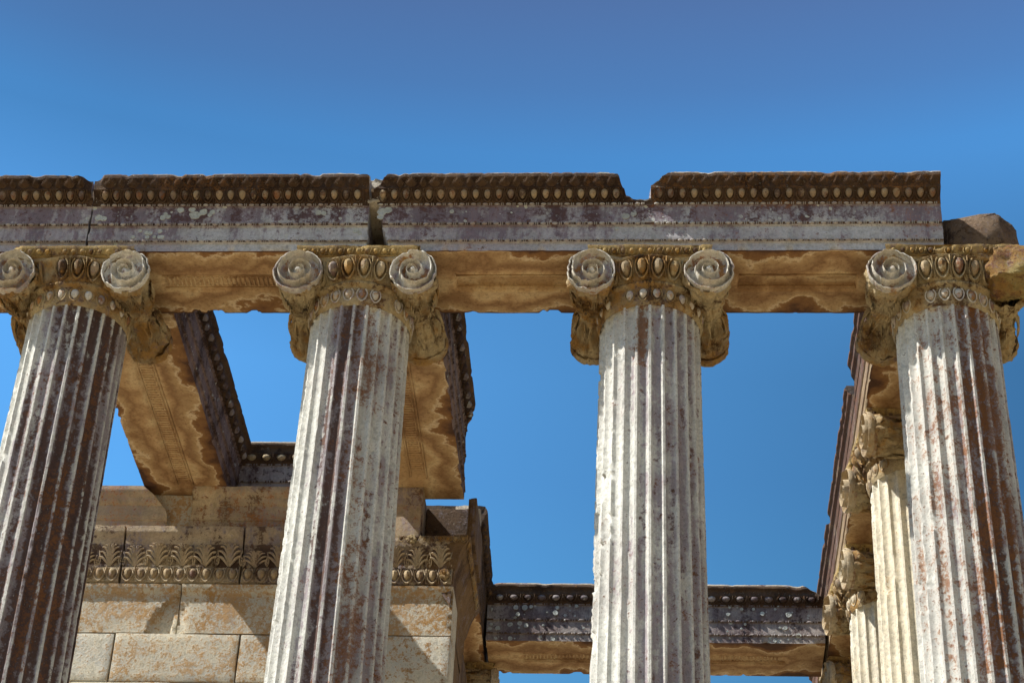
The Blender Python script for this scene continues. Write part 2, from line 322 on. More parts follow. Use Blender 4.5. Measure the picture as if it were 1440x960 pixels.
M_brk = stone('brown_broken_stone', base=(.17, .11, .07), base2=(.085, .055, .042), grey_amt=-.3, brown=(.03, .02, .016), brown_amt=-.1, rust_amt=-.4, rust=(.24, .13, .05), speck=.8, streak=False, seed=10, bump=1.2)
M_brs = stone('weathered_broken_stone', base=(.30, .21, .14), base2=(.14, .09, .065), grey_amt=-.3, brown=(.04, .026, .02), brown_amt=-.1, rust_amt=-.3, rust=(.30, .17, .07), speck=.8, streak=False, seed=35, bump=1.2)
M_wall = stone('wall_marble', base=(.74, .69, .56), base2=(.66, .67, .64), grey=(.40, .38, .40), grey_amt=-.6, brown=(.20, .11, .05), brown_amt=-.50, rust=(.38, .22, .075), rust_amt=.08, speck=.6, seed=6)
M_wtop = stone('wall_course_marble', base=(.58, .47, .32), base2=(.40, .31, .22), grey=(.28, .24, .28), grey_amt=-.2, brown=(.085, .045, .028), brown_amt=-.25, rust=(.34, .16, .06), rust_amt=-.35, speck=.6, seed=11)
M_fri = stone('frieze_marble', base=(.56, .46, .32), base2=(.40, .31, .22), grey_amt=-.3, brown=(.07, .038, .024), brown_amt=-.25, rust_amt=-.6, speck=.65, seed=12)
M_inn = stone('flank_fascia_marble', base=(.44, .33, .20), base2=(.30, .21, .13), grey_amt=-.5, brown=(.12, .06, .04), brown_amt=-.15, rust_amt=-.5, speck=.55, seed=14)
M_side = stone('side_brown_marble', base=(.24, .15, .075), base2=(.15, .09, .045), grey_amt=-.3, brown=(.06, .035, .022), brown_amt=-.1, rust_amt=-.5, speck=.7, seed=16)
M_sof = soffit_stone('ochre_soffit')
M_pod = stone('podium_stone', base=(.46, .38, .27), base2=(.38, .30, .21), streak=False, seed=15)

# ------------------------------------------------------------------ ground and podium
def ground():
    mb = MB(); g = np.linspace(-1, 1, 61); X, Y = np.meshgrid(np.sign(g)*abs(g)**2.5*1500, np.sign(g)*abs(g)**2.5*1500, indexing='ij')
    Z = fbm(np.stack([X*.03, Y*.03, X*0], -1), 3, 3)*.5*sstep(20, 60, np.hypot(X, Y))
    mb.grid(np.stack([X, Y, Z], -1))
    m = bpy.data.materials.new('dry_earth_and_grass'); m.use_nodes = True; t = m.node_tree; b = t.nodes['Principled BSDF']; b.inputs['Roughness'].default_value = .95
    n = t.nodes.new('ShaderNodeTexNoise'); n.inputs['Scale'].default_value = .6; n.inputs['Detail'].default_value = 10
    tc = t.nodes.new('ShaderNodeNewGeometry'); t.links.new(tc.outputs['Position'], n.inputs['Vector'])
    r = t.nodes.new('ShaderNodeValToRGB'); t.links.new(n.outputs['Fac'], r.inputs[0]); t.links.new(r.outputs[0], b.inputs['Base Color'])
    r.color_ramp.elements[0].color = (.22, .18, .08, 1); r.color_ramp.elements[0].position = .35; r.color_ramp.elements[1].color = (.46, .34, .20, 1); r.color_ramp.elements[1].position = .6
    o = mb.build('ground', m); o['kind'] = 'structure'
ground()
FLOOR = S-9.55
def podium():
    mb = MB()
    for k in range(7):
        z1 = FLOOR-k*FLOOR/7.0; z0 = FLOOR-(k+1)*FLOOR/7.0-.02; e = .35*k
        mb.box((-10.5-e, -.9-e, z0), (4.3+e, 22+e, z1), step=2.0, noise=.01, seed=k, round_=.02)
    o = mb.build('stepped_podium', M_pod); o['kind'] = 'structure'
podium()

# ------------------------------------------------------------------ architrave blocks
PROF = [(0, 0), (0, .088), (.018, .092), (.018, .112), (.020, .116), (.020, .262), (.040, .268), (.040, .294), (.045, .298), (.045, .473), (.062, .480), (.062, .500), (.068, .508),
        (.074, .535), (.090, .573), (.148, .600), (.158, .607), (.156, .616), (.160, .650), (.172, .672), (.222, .692), (.226, .722)]
def architrave(name, label, L, W, loc, rotz, top=None, osc=1.0, zsc=1.0, pitch=.107, palm=.214, seed=0, mats=None, group=None, soffit_band=True, endlo=0.0, endhi=0.0,
               carve=True, ycut=None, cat='architrave', beads=True, masks=None, brk=None, rowgap=lambda x, z: False, step=.03, htop=.757, panel=None, bandmeander=True, pdeep=.022):
    """local x length, y depth (carved face at y=0, looking to -y), z up from the soffit"""
    mats = mats or (M_arch, M_bed, M_ceg, M_sof, M_top)
    root = thing(name, label, cat, loc, rotz, group)
    top = top or (lambda x: np.full_like(x, 9.0)); ycut = ycut or (lambda x: np.zeros_like(x)-9)
    prof = [(o*osc, z*zsc) for o, z in PROF]; htop = htop*zsc
    pts = [(-prof[0][0], 0.0)]; mat = []
    def seg(p, q, st, m):
        n = max(1, int(np.hypot(q[0]-p[0], q[1]-p[1])/st)+1)
        for k in range(1, n+1): pts.append((p[0]+(q[0]-p[0])*k/n, p[1]+(q[1]-p[1])*k/n)); mat.append(m)
    for i in range(len(prof)-1):
        a, b = prof[i], prof[i+1]; seg((-a[0], a[1]), (-b[0], b[1]), .03, 1 if ((i >= 10 and carve) or i in (2, 6)) else 0)
    last = (-prof[-1][0], prof[-1][1]); seg(last, (-prof[-1][0]+.03, htop), .03, 4); seg((-prof[-1][0]+.03, htop), (W*.98, htop), .07, 4)
    seg((W*.98, htop), (W, htop*.6), .06, 0); seg((W, htop*.6), (W, 0.0), .06, 0)
    nfront = len(pts)
    ns = int(W/.022); 
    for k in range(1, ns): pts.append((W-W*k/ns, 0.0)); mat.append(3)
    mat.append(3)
    sec = np.array(pts); m = len(sec); mat = np.array(mat)
    nx = int(L/step)+1; xs = np.linspace(endlo, L-endhi, nx)
    P = np.zeros((nx, m, 3)); P[..., 0] = xs[:, None]; P[..., 1] = sec[None, :, 0]; P[..., 2] = sec[None, :, 1]
    sp = seed*17.3
    # soffit sunk panel with rounded ends
    onsof = np.zeros(m, bool); onsof[nfront:] = True
    cx = panel if panel else (.36, L-.36)
    Yn = P[..., 1]/W-.5
    if soffit_band:
        inx = sstep(cx[0], cx[0]+.02, P[..., 0])*sstep(cx[1], cx[1]-.02, P[..., 0])
        iny = sstep(.125, .105, abs(Yn)); fr = np.exp(-((abs(Yn)-.14)/.012)**2)
        P[..., 2] += np.where(onsof[None, :], (pdeep*iny-.008*fr)*inx, 0)
    # broken tops
    zt = top(xs)[:, None]+.02*fbm(np.stack([P[..., 0]*7+sp, P[..., 1]*7, P[..., 0]*0], -1), 3, seed)+.012*fbm(np.stack([P[..., 0]*22+sp, P[..., 1]*22, P[..., 0]*0], -1), 2, seed+3)
    cut = P[..., 2] > zt
    P[..., 2] = np.where(cut, zt, P[..., 2])
    ov = -np.interp(P[..., 2], [p[1] for p in prof], [p[0] for p in prof]); P[..., 1] = np.where(cut & (P[..., 1] < ov), ov, P[..., 1])
    yc = ycut(xs)[:, None]; isup = P[..., 2] > .47*zsc; P[..., 1] = np.where(isup, np.maximum(P[..., 1], yc+.02*fbm(P*12+sp, 2, seed)), P[..., 1])
    if brk is not None: P = brk(P)
    # weathering of the surface and chipped arrises
    nn = np.stack([fbm(P*9+sp+k*40, 3, seed+k) for k in range(3)], -1)
    P += nn*np.array([0.0, .0035, .0035])
    arr = np.exp(-((P[..., 1]/.035)**2+(P[..., 2]/.035)**2)); chip = sstep(.20, .34, fbm(P*[7, 1, 1]+sp+5, 4, seed+9))
    P[..., 1] += arr*chip*.022; P[..., 2] += arr*chip*.02
    arr2 = np.exp(-(((P[..., 1]-W)/.05)**2+(P[..., 2]/.05)**2)); chip2 = sstep(.18, .32, fbm(P*[6, 1, 1]+sp+15, 4, seed+10))
    P[..., 1] -= arr2*chip2*.018; P[..., 2] += arr2*chip2*.02
    lip = ((P[..., 2] > .625*zsc) & (P[..., 1] < 0)); lc = sstep(.0, .5, fbm(P*[8, 2, 2]+sp+25, 3, seed+11)); P[..., 2] -= np.where(lip, lc*.014, 0); P[..., 1] += np.where(lip, lc*.014, 0)
    # end wobble
    for e, idx in ((-1, 0), (1, nx-1)):
        P[idx, :, 0] -= e*(.006+.02*sstep(.1, .5, fbm(P[idx]*9+sp+e, 3, seed)))*(-1)
    K = np.zeros((nx, m, 3))
    if masks is not None: K += masks(P)
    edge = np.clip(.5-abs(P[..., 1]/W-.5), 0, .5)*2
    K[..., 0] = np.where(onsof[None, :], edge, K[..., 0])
    cutm = cut & (sec[None, :, 1] > .5*zsc)
    mb = MB(); qm = np.tile(mat, (nx-1, 1))
    Pm = (cutm[:-1]); qm = np.where((Pm) & (qm != 3), 4, qm)
    mb.grid(P, cv=True, mat=qm.ravel(), mask=K, flip=True)
    mb.fan(P[0], P[0].mean(0), mat=0, flip=True); mb.fan(P[-1], P[-1].mean(0), mat=0)
    body = mb.build('stone_body', list(mats), root)
    # carving
    def oy(z):
        zs = [p[1] for p in prof]; os_ = [p[0] for p in prof]; return -np.interp(z, zs, os_)
    if carve:
        ne = int((L-endlo-endhi)/pitch); off = endlo+((L-endlo-endhi)-ne*pitch)/2; mbe = MB()
        z0, z1 = .512*zsc, .610*zsc
        for k in range(ne):
            x = off+(k+.5)*pitch; tp = top(np.array([x, x-.04, x+.04])).min(); yk = ycut(np.array([x]))[0]
            if tp < z1+.0 or yk > -.1: continue
            wv = np.array([0, oy(z1)-oy(z0), z1-z0]); dn = np.cross([1, 0, 0], wv); dn /= np.linalg.norm(dn); dn = dn*(-1 if dn[1] > 0 else 1)
            place(mbe, EGG, (x, oy(z0)-.002, z0), (pitch*(.95+.06*rng.rand()), 0, 0), dn*pitch*(1.15+.2*rng.rand())*(1 if rng.rand() > .14 else .45), wv, (1, 2))
        if mbe.n: mbe.build('egg_and_dart_row', list(mats), root)
        if palm:
            mbp = MB(); npn = int((L-endlo-endhi)/palm); off = endlo+((L-endlo-endhi)-npn*palm)/2; z0, z1 = .617*zsc, .695*zsc
            for k in range(npn*2):
                x = off+(k+.5)*palm/2; tp = top(np.array([x, x-.05, x+.05])).min(); yk = ycut(np.array([x]))[0]
                if tp < z1 or yk > -.1: continue
                wv = np.array([0, oy(z1)-oy(z0), z1-z0])
                if k % 2: place(mbp, PALM, (x, oy(z0)-.0, z0), (palm*.42, 0, 0), (0, -.10, -.06), wv, (1, 1))
                else: place(mbp, PALM, (x, oy(z0)-.0, z0), (palm*.68, 0, 0), (0, -.13, -.07), wv, (1, 1))
            if mbp.n: mbp.build('palmette_row', list(mats), root)
    if beads:
        nb = int((L-endlo-endhi)/pitch); off = endlo+((L-endlo-endhi)-nb*pitch)/2
        for zc, hh in ((.102, .032), (.281, .034), (.490, .024)):
            mbb = MB()
            for k in range(nb):
                x = off+(k+.5)*pitch
                if rowgap(x, zc*zsc) or top(np.array([x-.05, x+.05])).min() < (zc+.04)*zsc: continue
                place(mbb, BEAD, (x, oy(zc*zsc)-.001, zc*zsc-hh/2), (pitch, 0, 0), (0, -.036*(.7+.4*rng.rand()), 0), (0, 0, hh*1.2), (0, 0))
            if mbb.n: mbb.build('bead_and_reel_row', [M_bead if mats[0] is M_arch else mats[0]], root)
    if soffit_band:
        # key pattern carved inside the sunk panel
        mbm = MB(); u = .085; w0 = W*.075; n = int((cx[1]-cx[0]-.1)/u)
        if bandmeander:
            for k in range(n):
                x = cx[0]+.05+k*u
                for (a, b, c, d) in ((0, -1, .016, 1), (.016, .84, u-.010, 1), (.045, -.55, .06, .85), (.03, -.9, u-.012, -.72)):
                    lo = (x+a, W/2+b*w0, .010); hi = (x+c if c > a else x+a+.012, W/2+d*w0, .030)
                    mbm.box((min(lo[0], hi[0]), min(lo[1], hi[1]), .011), (max(lo[0], hi[0]), max(lo[1], hi[1]), .030), step=9, noise=0, round_=.003, mask=(.75, 0, 0))
        for yy in (-1, 1):
            mbm.box((cx[0]+.02, W/2+yy*(w0+.018)-.006, .006), (cx[1]-.02, W/2+yy*(w0+.018)+.006, .030), step=.3, noise=.003, round_=.003, mask=(.75, 0, 0))
        if mbm.n: mbm.build('soffit_key_pattern', [M_sof], root)
    return root
def lerp_top(pts):
    xs, zs = zip(*pts); zs = [z-.042 if z > .55 else z for z in zs]
    return lambda x: np.interp(x, xs, zs)

# front row (X limits measured from the joints)
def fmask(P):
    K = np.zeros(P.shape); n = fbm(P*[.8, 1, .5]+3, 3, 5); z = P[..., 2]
    K[..., 0] = np.clip(.22*n+.24*sstep(.22, .34, z)-.44*sstep(.13, .06, z), -.45, .45); return K  # heavier stain high up; the pale bottom band paints in reflected sky light
G1 = 'front architrave blocks'
def brk3(P):      # lower left corner of the third block knocked off
    d = np.interp(P[..., 2], [0, .05, .25, .5, .56], [.19, .17, .11, .05, .0])+.02*fbm(P*11, 3, 77)
    inn = P[..., 0] < d; P = P.copy(); P[..., 1] = np.where(inn & (P[..., 1] < .3) & (P[..., 2] < .56), .55+.1*fbm(P*5, 2, 3), P[..., 1]); return P
x0 = [-8.0, -5.125, -2.535, .027]; x1 = [-5.160, -2.565, .022, 2.625]
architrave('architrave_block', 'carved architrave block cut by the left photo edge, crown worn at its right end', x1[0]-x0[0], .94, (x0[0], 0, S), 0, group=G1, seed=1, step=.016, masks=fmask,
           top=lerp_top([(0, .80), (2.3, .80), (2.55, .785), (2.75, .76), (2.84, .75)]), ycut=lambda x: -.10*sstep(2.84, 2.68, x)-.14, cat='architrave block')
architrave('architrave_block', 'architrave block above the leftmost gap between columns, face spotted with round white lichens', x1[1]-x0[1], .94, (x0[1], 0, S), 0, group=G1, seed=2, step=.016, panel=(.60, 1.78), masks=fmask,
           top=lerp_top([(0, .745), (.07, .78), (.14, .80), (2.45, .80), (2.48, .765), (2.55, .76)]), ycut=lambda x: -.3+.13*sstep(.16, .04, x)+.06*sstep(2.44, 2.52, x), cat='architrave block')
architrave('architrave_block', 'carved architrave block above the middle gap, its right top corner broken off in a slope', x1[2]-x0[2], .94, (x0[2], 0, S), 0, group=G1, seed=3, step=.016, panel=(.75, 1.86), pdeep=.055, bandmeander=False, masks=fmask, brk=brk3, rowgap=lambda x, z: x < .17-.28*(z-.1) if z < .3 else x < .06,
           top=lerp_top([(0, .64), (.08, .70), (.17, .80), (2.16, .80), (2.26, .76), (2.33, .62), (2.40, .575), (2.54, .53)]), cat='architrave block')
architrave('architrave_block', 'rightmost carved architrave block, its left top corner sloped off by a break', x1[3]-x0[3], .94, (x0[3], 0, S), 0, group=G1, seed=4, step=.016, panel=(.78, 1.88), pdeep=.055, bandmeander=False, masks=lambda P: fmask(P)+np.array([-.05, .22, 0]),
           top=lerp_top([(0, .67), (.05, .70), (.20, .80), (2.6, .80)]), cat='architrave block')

def lichens(root, spots, seed, name='lichen_crust'):
    rs = np.random.RandomState(seed); mb = MB()
    zs = [p[1] for p in PROF]; os_ = [p[0] for p in PROF]
    for (x, z, r) in spots:
        na = 20; th = np.arange(na)/na*2*np.pi; rr = r*(1+.16*vnoise(np.stack([np.cos(th)*1.5+x*9, np.sin(th)*1.5+z*9, th*0], -1), seed))
        y = -np.interp(z, zs, os_)-.003; rings = []
        for f, h in ((1.0, .004), (.93, -.003), (.62, -.004), (.5, -.0015), (.3, -.002), (.02, -.004)):
            rings.append(np.stack([x+rr*f*np.cos(th), np.full(na, y+h), z+rr*f*np.sin(th)*1.0], -1))
        mb.grid(np.array(rings), cv=True, mask=np.zeros((6*na, 3)))
    o = mb.build(name, M_lich, root); o['kind'] = 'stuff'; return o
M_lich = stone('lichen_crust', base=(.52, .56, .54), base2=(.42, .44, .42), grey_amt=-.5, grey=(.24, .23, .26), brown_amt=-1, rust_amt=-1.2, speck=.8, streak=False, seed=21)
def clus(cx, cz, n, sp, r0, r1, seed):
    rs = np.random.RandomState(seed); return [(cx+rs.randn()*sp, cz+rs.randn()*sp*.5, rs.uniform(r0, r1)) for k in range(n)]
FB = [o for o in bpy.data.objects if o.name.startswith('architrave_block')]
lichens(FB[1], [(p[0], min(max(p[1], .325), .455), p[2]) for p in clus(.98, .41, 11, .07, .022, .04, 1)]+[(p[0], min(max(p[1], .15), .245), p[2]) for p in clus(.60, .20, 9, .10, .016, .030, 2)]+[(.66, .36, .028), (.71, .37, .022), (.68, .40, .02), (.06, .36, .035), (.11, .35, .028), (2.10, .41, .03), (2.15, .405, .025), (2.46, .22, .03), (2.50, .19, .022)], 5)
lichens(FB[2], [(.10, .42, .045), (.15, .44, .04), (.09, .36, .032), (.74, .42, .022), (2.33, .36, .035), (2.40, .39, .028), (2.25, .24, .02)], 6)
# cross beams A and B
G2 = 'cross beams from the front row to the wall'
MD = (M_dark, M_bed, M_dark, M_sof, M_top)
architrave('cross_beam', 'ochre stained marble beam running from the leftmost column back to the wall', 3.50, .90, (-4.50, .95, S), R(90), group=G2, seed=5, mats=(M_beam, M_bed, M_dark, M_sof, M_brk),
           osc=.62, pitch=.17, palm=None, cat='beam', htop=.78, panel=(.1, 3.10), beads=True)
architrave('cross_beam', 'ochre stained marble beam running from the second column back to the wall end', 3.32, .90, (-1.97, .95, S), R(90), group=G2, seed=6, mats=(M_beam, M_bed, M_dark, M_sof, M_brk),
           osc=.62, pitch=.17, palm=None, cat='beam', htop=.78, panel=(.1, 2.92), top=lerp_top([(0, .9), (2.55, .9), (2.75, .5), (3.1, .18), (3.3, .1)]))
# flank architrave on the right: carved inner face looks to -X
G3 = 'flank architrave blocks on the right'
MI = (M_inn, M_brk, M_brk, M_sof, M_brk)
for i, (ya, yb, lab, tp) in enumerate(((.96, 3.10, 'nearest flank architrave block behind the rightmost front column, its top edge broken', [(0, .5), (.25, .60), (.35, .8), (9, .8)]),
                                      (3.12, 5.74, 'middle flank architrave block above the two receding columns on the right', [(0, .68), (.1, .8), (2.5, .8), (2.62, .62)]),
                                      (5.76, 9.6, 'farthest flank architrave block on the right, meeting the rear beam', [(0, .8), (3.6, .8), (3.84, .66)]))):
    architrave('flank_architrave_block', lab, yb-ya, 1.0, (2.14, yb, S), R(-90), group=G3, seed=8+i, mats=MI, masks=lambda P: np.stack([.55*sstep(.27, .31, P[..., 2])-.15, .1+0*P[..., 2], .2*sstep(.5, .55, P[..., 2])], -1), osc=.5, carve=False, pitch=.12, top=lerp_top(tp), cat='architrave block', htop=.78, soffit_band=False, beads=False)
# far beam between the wall end and the flank
RBM = architrave('rear_beam', 'distant carved architrave beam low behind the third column, spanning from wall end to right flank', 4.02, .85, (-1.93, 7.48, S), 0, seed=12, mats=(M_dark, M_bed, M_dark, M_sof, M_top),
           pitch=.17, palm=None, osc=.55, top=lerp_top([(0, .80), (3.75, .80), (3.88, .70), (4.02, .62)]), cat='beam', zsc=.97, panel=(.4, 3.6))
rl_ = np.random.RandomState(44)
lichens(RBM, [(float(np.clip(cx_+rl_.randn()*.16, .05, 3.95)), float(np.clip(z_+rl_.randn()*.03, a_, b_)), float(.008+.03*rl_.rand()**2)) for cx_ in (.15, .4, .75, 1.1, 2.9, 3.2, 3.6) for z_, a_, b_ in ((.36, .33, .44), (.42, .33, .45), (.19, .14, .24), (.05, .03, .065)) for k in range(2)], 8)
# block with large eggs standing on the wall
architrave('carved_block', 'short dark carved block with large eggs standing on the wall behind the left cross beam', 1.70, .7, (-4.63, 4.46, S+.03), 0, seed=13, mats=(M_dark, M_bed, M_egg, M_dark, M_top),
           pitch=.165, palm=None, osc=.55, zsc=1.0, cat='carved block', soffit_band=False)
# beam behind the anta, slightly askew
architrave('side_beam', 'moulded brown beam between the wall end and the left end of the rear beam', 2.95, .75, (-1.94, 5.7, S), R(91.2), seed=14, mats=(M_brk, M_brk, M_brk, M_sof, M_brk),
           osc=.45, carve=True, palm=None, pitch=.15, beads=False, cat='beam', soffit_band=False, htop=.78)

# ------------------------------------------------------------------ rough stones
def fracture(q, r, seed, n=22, lo=.74, hi=1.15):
    rs = np.random.RandomState(seed); r = np.array(r)
    for k in range(n):
        d = rs.randn(3); d /= np.linalg.norm(d); h = rs.uniform(lo, hi)*np.linalg.norm(d*r); s_ = q@d-h-.012*fbm(q*14+k*9, 3, seed+k); q = q-np.maximum(s_, 0)[:, None]*d
    return q
def rough(name, label, cat, c, r, mat, seed, box=.5, loc=None, amp=.25, shear=0, lo=.74, hi=1.15, jag=.05):
    V, Q, T = ellipsoid(48, 36)
    q = np.sign(V)*abs(V)**box; q = q*np.array(r)
    n = fbm(V*1.6+seed*9, 4, seed); n2 = fbm(V*7+seed*5, 3, seed+2); q = q*(1+amp*n[:, None]+jag*n2[:, None]); q[:, 2] *= np.where(q[:, 2] > 0, 1+shear*q[:, 0]/r[0]*1.0, 1)
    q = fracture(q, r, seed, 22, lo, hi); q = q*(1+.5*jag*fbm(V*16, 3, seed+5)[:, None])
    mb = MB(); mb.add(q, Q, T, 0); o = mb.build(name, mat, loc=c); tag(o, label, cat); return o
rough('broken_stone', 'dark rough broken stone above the rightmost front capital', 'stone', (3.00, .58, S+.36), (.42, .50, .40), M_brs, 3, box=.30, amp=.06, shear=-.25, lo=.78, jag=.10)
rough('broken_stone', 'pale grainy rubble stone wedged in the joint above the second column', 'stone', (-2.44, .34, S+.62), (.19, .42, .22), M_top, 5, box=.4, amp=.08, lo=.95, hi=1.3, jag=.09)

# ------------------------------------------------------------------ columns
RT, RB = .452, .535
def radius(h):                     # h = depth below the soffit
    return np.interp(h, [.6, 1.5, 3.0, 4.2, 9.3], [RT, RT+.006, RT+.022, RT+.037, RB])
def shaft_mesh(seed, stain, zfine=3.7, dz=.016, nseg=12, erode=1.0):
    nf = 24; na = nf*nseg
    hs_ = np.concatenate([np.arange(.54, zfine, dz), np.linspace(zfine, 9.2, 24)]); th = np.arange(na)/na*2*np.pi
    Hh, TH = np.meshgrid(hs_, th, indexing='ij')
    ph = (TH/(2*np.pi)*nf) % 1.0; d = abs(ph-.5)*2            # d = 1 on the fillet, 0 in the middle of a flute
    fl = np.clip(1-(d/.80)**2, 0, 1)**.5
    endr = np.clip((Hh-.580)/.06, 0, 1); endr = np.sqrt(np.clip(1-(1-endr)**2, 0, 1))
    fl = fl*np.where(d < .80, 1, 0)*endr
    rad = radius(Hh); pit = 2*np.pi*rad/nf
    r = rad-fl*pit*.35
    x0_ = np.stack([rad*np.cos(TH), rad*np.sin(TH), -Hh], -1)
    phi = (np.arctan2(x0_[..., 0], -x0_[..., 1]))             # 0 = front, + = right
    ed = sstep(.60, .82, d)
    chip = sstep(.22, .34, fbm(x0_*[9, 9, 6.5]+seed*13, 4, seed)); chip2 = sstep(.12, .25, fbm(x0_*[20, 20, 18]+seed*7, 3, seed+5))
    er = erode*(.22+1.15*sstep(-.35, -1.1, phi)*sstep(-2.3, -1.5, phi))
    r -= ed*(chip*.013*sstep(-.25, .2, fbm(x0_*[2, 2, 1.1]+seed*4, 2, seed+21))*1.3+chip2*.0045)*er
    r -= sstep(.38, .48, fbm(x0_*[4, 4, 2.2]+seed*3, 4, seed+8))*.015*er*ed
    r += .0016*fbm(x0_*28+seed, 2, seed+2)
    P = np.stack([r*np.cos(TH), r*np.sin(TH), -Hh], -1)
    K = np.zeros(P.shape); st = 1.6*fbm(np.stack([phi*4, TH*0, Hh*.6], -1)+seed*5, 4, seed+3)
    K[...] = stain(phi, Hh, st)
    K[..., 0] -= ed*.42; K[..., 0] -= .30*sstep(-.55, -.85, phi)*sstep(-2.2, -1.9, phi)*(phi < -.3); K[..., 0] = np.clip(K[..., 0], -.7, 1); K[..., 1] = np.clip(K[..., 1]-.12*ed, 0, 1)  # fillets worn cleaner; their lit edges and some flute shade are painted in too
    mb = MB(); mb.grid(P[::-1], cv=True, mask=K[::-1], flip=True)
    # foot: simple attic base
    pr = [(.56, -9.2), (.60, -9.22), (.62, -9.26), (.60, -9.30), (.60, -9.33), (.66, -9.36), (.68, -9.41), (.66, -9.46), (.66, -9.55)]
    tt = np.linspace(0, 2*np.pi, 48, endpoint=False)
    B = np.array([[(a*np.cos(t), a*np.sin(t), z) for t in tt] for a, z in pr]); mb.grid(B[::-1], cv=True, flip=True)
    return mb
def ga(x, c, w): return np.exp(-((x-c)/w)**2)
def mk(a, b, c): return np.stack([a, b, c], -1)
ST = {
 1: lambda p, h, s: mk(.66*sstep(-.75, -.25, p)+.36*s-.08, .10+.5*ga(p, .7, .45)*sstep(.3, -.2, -s), .22*sstep(-.5, .2, p)+.2*s),
 2: lambda p, h, s: mk(.64*ga(p, -.02, .40)+.20*sstep(.4, .9, p)+.22*s-.04, .10+.45*ga(p, .42, .28)+.25*sstep(.8, 1.4, p), .15*ga(p, 0, .3)+.1*s),
 3: lambda p, h, s: mk(.24*sstep(-.35, .15, p)+.10*sstep(1.3, 2.6, h)*sstep(-.5, 0, p)+.18*s-.05, .05+.75*ga(p, -.14, .15)*sstep(1.30, 1.0, h)*(.6+s)+.15*sstep(.6, 1.3, p), 0*s),
 4: lambda p, h, s: mk(.66*ga(p, .35, .50)+.42*sstep(.8, 1.2, p)+.22*s-.10, .22+.40*ga(p, .30, .7)+.25*s, .12*ga(p, .5, .4)+.1*s),
 5: lambda p, h, s: mk(.15*s-.05, .2+0*p, 0*s)}

def revolve(mb, prof, n=96, mat=0, disp=None, seed=0, mask=None, c=(0, 0)):
    th = np.arange(n)/n*2*np.pi
    P = np.array([[(c[0]+a*np.cos(t), c[1]+a*np.sin(t), z) for t in th] for a, z in prof])
    if disp is not None: P = P*np.array([1, 1, 0])*(1+disp(P, th)[..., None])+P*np.array([0, 0, 1])
    mb.grid(P, cv=True, mat=mat, mask=mask)
def volute_mesh(sx, seed, sgn_y=-1, cx=.515, cz=-.31, Rv=.216, dep=.058, rough_=1.0):
    """disc with a spiral relief whose face lies at y = sgn_y*.56"""
    nr, na = 84, 144; rho = np.linspace(.004, 1, nr); th = np.arange(na)/na*2*np.pi
    RR, TH = np.meshgrid(rho, th, indexing='ij')
    kk = .118; dirn = -1 if sx > 0 else 1
    ta = ((TH-np.pi/2)*dirn) % (2*np.pi)                # turning angle from the top, inwards
    lr = np.log(.95/np.maximum(RR, .02))/kk            # turning angle at which the fillet reaches this radius
    fr = ((lr-ta)/(2*np.pi)) % 1.0
    ridge = np.exp(-((np.minimum(fr, 1-fr))/.07)**2)*sstep(.17, .24, RR); bowl = np.sin(np.pi*fr)*sstep(.17, .24, RR)
    eye = sstep(.16, .07, RR); h = ridge*1.0-bowl*1.0*(.4+.6*RR)+(1-RR)*.45+eye*.6
    h = np.where(RR > .955, .6, h)
    P = np.zeros((nr, na, 3)); nz_ = fbm(np.stack([np.cos(TH)*3+seed, np.sin(TH)*3, TH*0], -1), 4, seed); Rw = Rv*(1+.02*np.sin(TH*2+seed)+.02*nz_+.05*np.cos(TH-np.pi/2-dirn*.9)-.05*rough_*sstep(.1, .25, fbm(np.stack([np.cos(TH)*1.6+seed*3, np.sin(TH)*1.6, TH*0], -1), 3, seed)))
    P[..., 0] = sx*cx+RR*Rw*np.cos(TH); P[..., 2] = cz+RR*Rw*np.sin(TH)*1.04
    P[..., 1] = sgn_y*(.56+h*dep)
    Kv = np.zeros(P.shape); Kv[..., 0] = (.30*bowl-.75*ridge)*sstep(.9, 1.2, 2-RR)+.25*fbm(P*6+seed, 3, seed+4); Kv[..., 1] = np.clip(.45*bowl*sstep(-.1, .3, fbm(P*5+seed*2, 3, seed+6))-.6*ridge, -1, 1)
    er = sstep(.12, .3, fbm(P*8+seed*11, 4, seed))*rough_
    P[..., 1] -= sgn_y*er*.018; P += .004*rough_*np.stack([fbm(P*30+k*9, 2, seed+k) for k in range(3)], -1)
    mb = MB(); mb.grid(P, cv=True, flip=(sgn_y > 0), mask=Kv)
    # rim going back
    ys = [0, .015, .04, .07]; ring = np.stack([P[-1]+np.array([0, -sgn_y*y, 0])*1.0 for y in ys]); cc = np.array([sx*cx, 0, cz])
    for i, k in enumerate((1, 1.02, 1.01, .93)): ring[i] = np.where(np.array([1, 0, 1], bool), cc+(ring[i]-cc)*k, ring[i])
    mb.grid(ring, cv=True, flip=(sgn_y > 0))
    return mb
